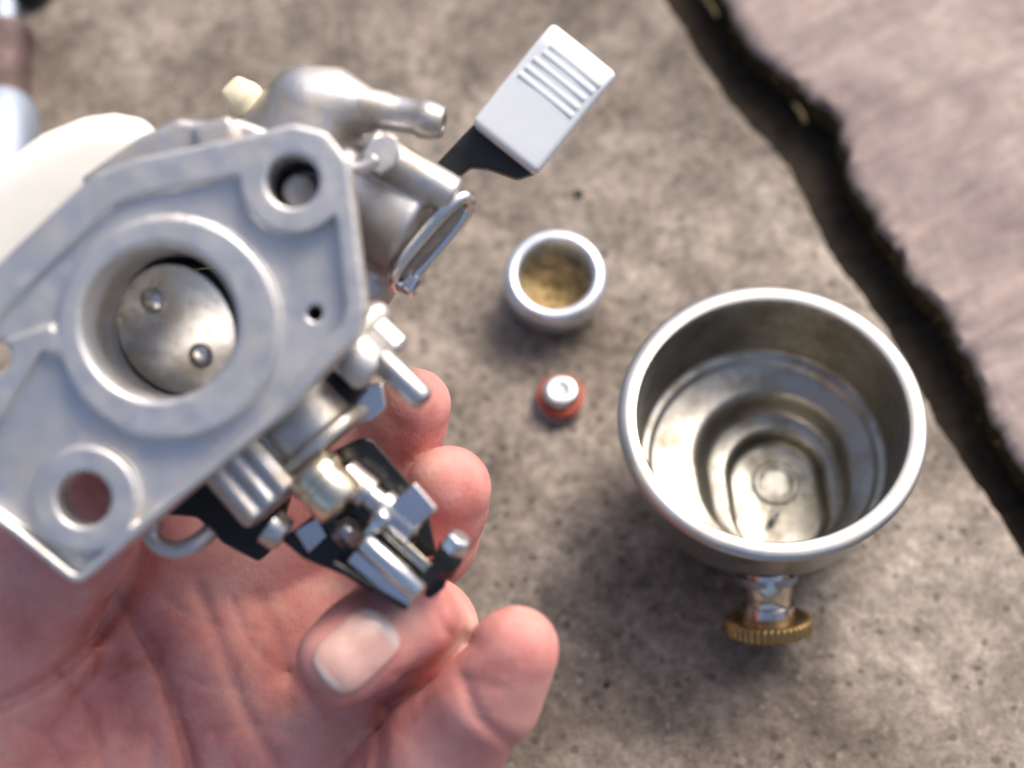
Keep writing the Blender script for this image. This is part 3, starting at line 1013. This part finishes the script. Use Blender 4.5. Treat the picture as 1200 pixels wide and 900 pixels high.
# throttle linkage below: plated collar, springs, black channel bracket, levers and screws
link_mesh('spindle_collar', *rod(L(362, 548, 226), L(404, 594, 225), [(0, 3.5), (0.06, 3.9), (0.34, 3.9), (0.37, 3.5), (0.50, 3.5), (0.53, 3.8), (0.9, 3.8), (1, 3.2)], 36), M_brass_plate, carb, sharp=50)
link_mesh('linkage_rod', *rod(L(404, 556, 228), L(486, 624, 227), [(0, 2.3), (0.35, 2.3), (0.37, 1.6), (0.5, 1.6), (0.52, 2.4), (1, 2.4)], 28), M_satin, carb, sharp=40)
link_mesh('linkage_shade_plate', *prism(P2([(392, 528), (424, 512), (438, 516), (500, 590), (512, 650), (470, 660), (400, 640), (372, 604)], 236), -0.8, 0.8, Vector((0, 0, -21))), M_black, carb, True, bevel=0.3)  # black sheet added behind the chrome parts for the linkage's deep shade
ch = L(445, 640, 231)
CB = Matrix(((NRM * 0.99 + EDGE * 0.05).normalized(), EDGE, ZZ)).transposed()


def place_bracket(pts, d, z0, z1, name, mat, bev=0.25):
    return link_mesh(name, *prism(P2(pts, d), z0, z1, Vector((0, 0, -(d - D0)))), mat, carb, True, bevel=bev)


place_bracket([(330, 632), (372, 600), (408, 598), (432, 572), (452, 590), (470, 640), (528, 670), (520, 690), (478, 718), (446, 700), (404, 674), (356, 654)], 233, -0.7, 0.7, 'channel_plate', M_black)
# the two upturned walls of the channel
link_mesh('channel_wall', *box(L(436, 683, 229), Matrix(((L(478, 716, 229) - L(398, 668, 229)).normalized(), ZZ.cross((L(478, 716, 229) - L(398, 668, 229)).normalized()), ZZ)).transposed(), 5.8, 0.45, 3.4), M_black, carb, True, bevel=0.3)
link_mesh('channel_wall', *box(L(515, 660, 229), Matrix(((L(535, 650, 229) - L(482, 712, 229)).normalized(), ZZ.cross((L(535, 650, 229) - L(482, 712, 229)).normalized()), ZZ)).transposed(), 3.9, 0.9, 3.2), M_black, carb, True, bevel=0.3)
link_mesh('fork_arm', *box(L(410, 632, 230), Matrix(((L(440, 672, 229) - L(372, 610, 229)).normalized(), ZZ.cross((L(440, 672, 229) - L(372, 610, 229)).normalized()), ZZ)).transposed(), 6.4, 0.9, 1.6), M_black, carb, True, bevel=0.35)
link_mesh('throttle_lever', *rod(L(424, 632, 225), L(494, 696, 225), [(0, 0.8), (0.06, 1.45), (0.5, 1.5), (0.94, 1.45), (1, 0.8)], 24), M_chrome, carb, sharp=60)
link_mesh('lever_strip', *box(L(446, 680, 226), Matrix(((L(478, 706, 226) - L(414, 652, 226)).normalized(), ZZ.cross((L(478, 706, 226) - L(414, 652, 226)).normalized()), ZZ)).transposed(), 5.0, 0.9, 0.3), M_chrome, carb, True, bevel=0.2)
link_mesh('linkage_strip', *box(L(482, 648, 228), Matrix(((L(512, 676, 228) - L(452, 620, 228)).normalized(), ZZ.cross((L(512, 676, 228) - L(452, 620, 228)).normalized()), ZZ)).transposed(), 4.6, 0.8, 0.5), M_brass_plate, carb, True, bevel=0.2)
sq = L(486, 592, 226)
link_mesh('square_nut', *box(sq, Matrix((NRM, EDGE, ZZ)).transposed(), 2.3, 2.1, 1.6), M_chrome, carb, True, bevel=0.35)
link_mesh('nut_spacer', *rod(L(478, 612, 229), L(470, 636, 229), [(0, 1.7), (1, 1.7)], 20), M_brass_plate, carb)
link_mesh('pivot_pin', *rod(L(432, 626, 227), L(454, 600, 225), [(0, 0.9), (0.4, 0.9), (0.42, 1.35), (0.9, 1.35), (1, 0.9)], 20), M_chrome, carb, sharp=50)
link_mesh('pivot_washer', *rod(L(404, 622, 230), L(418, 634, 228), [(0, 2.0), (0.4, 2.0), (0.42, 1.2), (1, 1.1)], 24), M_satin, carb, sharp=50)
link_mesh('stop_screw', *rod(L(518, 668, 229), L(530, 645, 227), [(0, 1.9), (1, 1.9)], 24), M_black, carb)
link_mesh('stop_screw_head', *rod(L(530, 645, 227), L(540, 628, 226), [(0, 1.85), (0.15, 2.0), (0.8, 2.0), (1, 1.5)], 6), M_chrome, carb, False, bevel=0.35)
link_mesh('steel_tab', *prism(P2([(345, 622), (372, 606), (384, 628), (362, 648)], 231), -0.4, 0.4, Vector((0, 0, -16))), M_satin, carb, True, bevel=0.2)
link_mesh('tower_plug', *rod(L(316, 616, 228), L(334, 630, 228), [(0, 2.6), (0.8, 2.5), (1, 1.9)], 24), M_satin, carb, sharp=50)
link_mesh('plastic_and_shade_block', *prism(P2([(165, 600), (250, 535), (330, 470), (372, 440), (400, 470), (350, 540), (322, 640), (304, 658), (262, 636), (232, 606)], 238), -4.2, 1.0, Vector((0, 0, -23))), M_rubber, carb, True, bevel=0.5)  # black plastic, enlarged so it also stands in for the flange's shadow
hook = spline([L(180, 612, 230), L(176, 626, 230), L(186, 639, 230), L(206, 645, 230), L(228, 638, 230), L(248, 622, 231)], 6)
link_mesh('wire_hook', *tube(hook, 1.25, 12), M_cast2, carb)

# cream plastic cap at the back, and the yellowed limiter stub
cr_poly = P2([(-90, 420), (-90, 260), (0, 200), (58, 160), (105, 141), (140, 136), (172, 142), (190, 160), (186, 200), (140, 250), (40, 360)], 236)


def cream_fn(X, Y, Z):
    z = Z + 20.0
    d2 = poly_sd(X, Y, cr_poly)
    f = smax(d2, np.abs(z) - 6.0, 5.0)
    return f


field_mesh('plastic_cap', cream_fn, (-38, -8, -28), (4, 33, -12), 0.5, M_cream, carb)
lim0, lim1 = L(302, 136, 246), L(274, 104, 246)


def lim_fn(X, Y, Z):
    f = cone_sd(X, Y, Z, L(296, 128, 245), L(288, 118, 245), 2.4, 2.9)
    f = smin(f, box_sd(X, Y, Z, L(284, 114, 245), basis(ZZ, (0.7, 0.7, 0)), 2.0, 2.6, 1.8, 0.9), 0.8)
    return f


field_mesh('limiter_stub', lim_fn, tuple(L(284, 116, 245) - Vector((7, 7, 6))), tuple(L(284, 116, 245) + Vector((7, 7, 6))), 0.3, M_cream2, carb)

# ------------------------------------------------------------------ the hand
HORG = K(250, 780, 262)
hand = None


def H(px, py, d):
    return K(px, py, d) - HORG


fingers = {
    'index': [((190, 720, 266), 10.0), ((372, 596, 268), 8.6), ((458, 530, 264), 7.4), ((486, 474, 257), 5.5)],
    'middle': [((255, 800, 264), 10.5), ((420, 712, 270), 8.8), ((500, 628, 262), 7.8), ((526, 572, 252), 6.3)],
    'ring': [((325, 900, 262), 10.0), ((494, 742, 253), 8.0), ((472, 722, 238), 7.2), ((398, 776, 232), 6.1)],
    'little': [((400, 1040, 260), 10.0), ((512, 880, 243), 8.9), ((568, 812, 236), 7.9), ((605, 760, 232), 5.8)],
}
wrist = [((-190, 1120, 268), 17.0), ((-60, 1240, 268), 16.0)]
creases = [
    ([(176, 618), (166, 664), (138, 716), (94, 764), (44, 804), (-30, 838)], 2.4, 1.2),
    ([(146, 712), (180, 764), (198, 812), (214, 860), (232, 920)], 1.7, 1.0),
    ([(232, 690), (262, 770), (290, 840), (330, 910)], 0.9, 1.1),
    ([(150, 860), (120, 905), (95, 950)], 0.6, 0.9),
    ([(60, 690), (110, 705), (140, 700)], 0.5, 0.8),
    ([(20, 700), (30, 740), (20, 790)], 0.4, 0.8),
    ([(545, 800), (556, 832), (576, 856), (600, 872)], 0.7, 0.8),
    ([(452, 826), (446, 860), (440, 920)], 1.0, 1.0),
    ([(452, 826), (500, 800), (548, 752)], 1.6, 0.9),
    ([(340, 790), (372, 830), (420, 856)], 0.6, 1.0),
    ([(300, 700), (330, 760), (340, 830)], 0.4, 1.0),
    ([(464, 792), (505, 776), (545, 744)], 0.5, 0.6),
    ([(510, 712), (516, 730), (528, 745)], 0.4, 0.6),
    ([(60, 780), (100, 830), (120, 900)], 0.4, 0.6),
    ([(20, 850), (60, 870), (84, 920)], 0.35, 0.6),
    ([(190, 700), (240, 730), (300, 738)], 0.35, 0.6),
    ([(160, 760), (230, 800), (280, 806)], 0.3, 0.55),
    ([(250, 860), (300, 850), (350, 862)], 0.3, 0.55),
    ([(270, 700), (290, 750), (330, 790)], 0.35, 0.6),
    ([(536, 790), (560, 800), (590, 806)], 0.25, 0.5),
    ([(70, 650), (90, 690), (84, 740)], 0.35, 0.6),
    ([(110, 660), (124, 690), (112, 730)], 0.35, 0.6),
    ([(180, 860), (176, 890), (184, 930)], 0.4, 0.6),
]


def hand_fn(X, Y, Z):
    f = None
    # palm: the four metacarpals, heel and thenar mound
    parts = []
    for (m, w_) in (('index', 0), ('middle', 0), ('ring', 1), ('little', 1)):
        a = H(*fingers[m][0][0])
        b = H(*wrist[w_][0])
        parts.append(cone_sd(X, Y, Z, a, b, fingers[m][0][1] + 0.6, wrist[w_][1]))
    parts.append(cone_sd(X, Y, Z, H(-190, 1120, 268), H(-60, 1240, 268), 16, 16))
    parts.append(cone_sd(X, Y, Z, H(-120, 1180, 268), H(-620, 1600, 275), 21, 24))
    palm = parts[0]
    for p in parts[1:]:
        palm = smin(palm, p, 7.0)
    # pads under the finger roots
    for (x, y, d, r) in ((205, 640, 268, 9.0), (452, 850, 262, 7.0), (425, 880, 264, 9.0), (440, 960, 262, 10.0), (400, 830, 268, 8.0), (235, 780, 262, 9.0), (310, 870, 259, 8.5), (190, 850, 262, 9.0), (100, 900, 262, 12), (360, 960, 258, 9)):
        palm = smin(palm, np.sqrt((X - H(x, y, d).x) ** 2 + (Y - H(x, y, d).y) ** 2 + (Z - H(x, y, d).z) ** 2) - r, 6.0)
    rest = []
    for nme, ch_ in fingers.items():
        segs = [cone_sd(X, Y, Z, H(*ch_[i][0]), H(*ch_[i + 1][0]), ch_[i][1], ch_[i + 1][1]) for i in range(3)]
        palm = smin(palm, segs[0], 4.0)
        fing = smin(smin(segs[0], segs[1], 2.2), segs[2], 1.6)
        # fleshy pad behind the last joint
        a, b = H(*ch_[2][0]), H(*ch_[3][0])
        c = a.lerp(b, 0.62)
        fing = smin(fing, np.sqrt((X - c.x) ** 2 + (Y - c.y) ** 2 + (Z - c.z) ** 2) - (ch_[3][1] + 0.35), 2.0)
        rest.append(fing)
    thumb = cone_sd(X, Y, Z, H(-110, 960, 258), H(10, 735, 252), 17.0, 13.5)
    t2 = cone_sd(X, Y, Z, H(10, 735, 252), H(92, 606, 246), 13.0, 10.5)
    t3 = cone_sd(X, Y, Z, H(92, 606, 246), H(120, 520, 246), 10.0, 8.2)
    thumb = smin(smin(thumb, t2, 4.0), t3, 2.5)
    f = smin(palm, thumb, 3.0)
    for r_ in rest:
        f = smin(f, r_, 1.4)
    # creases: folds pressed into the side that faces the lens
    gx_ = X + HORG.x; gy_ = Y + HORG.y; gz_ = -(Z + HORG.z)
    U = 600 + gx_ / gz_ * FPX; W = 450 - gy_ / gz_ * FPX
    near = np.abs(f) < 4.0
    for pts, depth, wid in creases:
        q = spline([Vector((x, y, 0)) for x, y in pts], 5)
        d = np.full(int(near.sum()), 1e9, np.float32)
        u, w__ = U[near], W[near]
        for i in range(len(q) - 1):
            ex, ey = q[i + 1].x - q[i].x, q[i + 1].y - q[i].y
            t = np.clip(((u - q[i].x) * ex + (w__ - q[i].y) * ey) / (ex * ex + ey * ey), 0, 1)
            d = np.minimum(d, (u - q[i].x - ex * t) ** 2 + (w__ - q[i].y - ey * t) ** 2)
        d = np.sqrt(d) / 8.0
        front = 1.0 / (1.0 + np.exp(-(Z[near] + 9.0) / 2.5)) if depth > 0.6 else 1.0
        f[near] += depth * front * (0.75 * np.exp(-(d / wid) ** 2) + 0.25 * np.exp(-(d / (wid * 2.6)) ** 2))
    return f


hand = field_mesh('hand', hand_fn, (-62, -62, -24), (58, 48, 44), 0.52, M_skin, None, 2)
hand.matrix_world = Matrix.Translation(to_world(HORG) * S) @ RCAM.to_4x4()
tag(hand, 'bare left hand, palm up, gripping the carburetor with ring finger curled over', 'hand')

# nail of the curled ring finger
a, b = H(*fingers['ring'][2][0]), H(*fingers['ring'][3][0])
ab = (b - a)
ln = ab.length
tdir = ab.normalized()
ndir = (ZZ - tdir * ZZ.dot(tdir)).normalized()
sdir = tdir.cross(ndir)
Vn, Fn = [], []
NU, NV = 18, 20
rch = [(H(*p_), r_) for p_, r_ in fingers['ring']]


def ring_field(p):
    X, Y, Z = (np.array([p[i]], np.float32) for i in range(3))
    sg = [cone_sd(X, Y, Z, rch[i][0], rch[i + 1][0], rch[i][1], rch[i + 1][1]) for i in range(3)]
    f = smin(smin(sg[0], sg[1], 2.2), sg[2], 1.6)
    c = rch[2][0].lerp(rch[3][0], 0.62)
    return float(smin(f, np.sqrt((X - c.x) ** 2 + (Y - c.y) ** 2 + (Z - c.z) ** 2) - (rch[3][1] + 0.35), 2.0)[0])


na, nb = H(452, 729, 233), H(376, 797, 230)        # root and free end of the nail
nax = (nb - na); nln = nax.length; nax.normalize()
nd = (ZZ - nax * ZZ.dot(nax)).normalized()
ns = nax.cross(nd)
for j in range(NV + 1):
    v = j / NV
    e = max(0.0, 1 - (abs(2 * v - 1)) ** 4.5) ** 0.5           # rounded at both ends
    for i in range(NU + 1):
        u = 2 * i / NU - 1
        o_ = na + nax * (nln * v) + ns * (u * 4.0 * max(e, 0.02)) - nd * 8
        lo_, hi_ = 0.0, 22.0
        prev = None
        t_ = hi_
        while t_ > 0 and ring_field(o_ + nd * t_) > 0.0:
            t_ -= 0.1
        flat = -0.1 * u * u
        Vn.append(o_ + nd * (t_ + 0.22 + flat))
for j in range(NV):
    for i in range(NU):
        k = j * (NU + 1) + i
        Fn.append((k, k + 1, k + NU + 2, k + NU + 1))
nail = link_mesh('finger_nail', Vn, Fn, [M_nail, M_nail2], hand)
for p_ in nail.data.polygons:
    v_ = (p_.center / S - na).dot(nax) / nln
    p_.material_index = 1 if (v_ > 0.9 or v_ < 0.17) else 0
so = nail.modifiers.new('thickness', 'SOLIDIFY'); so.thickness = 0.55 * S; so.offset = 0
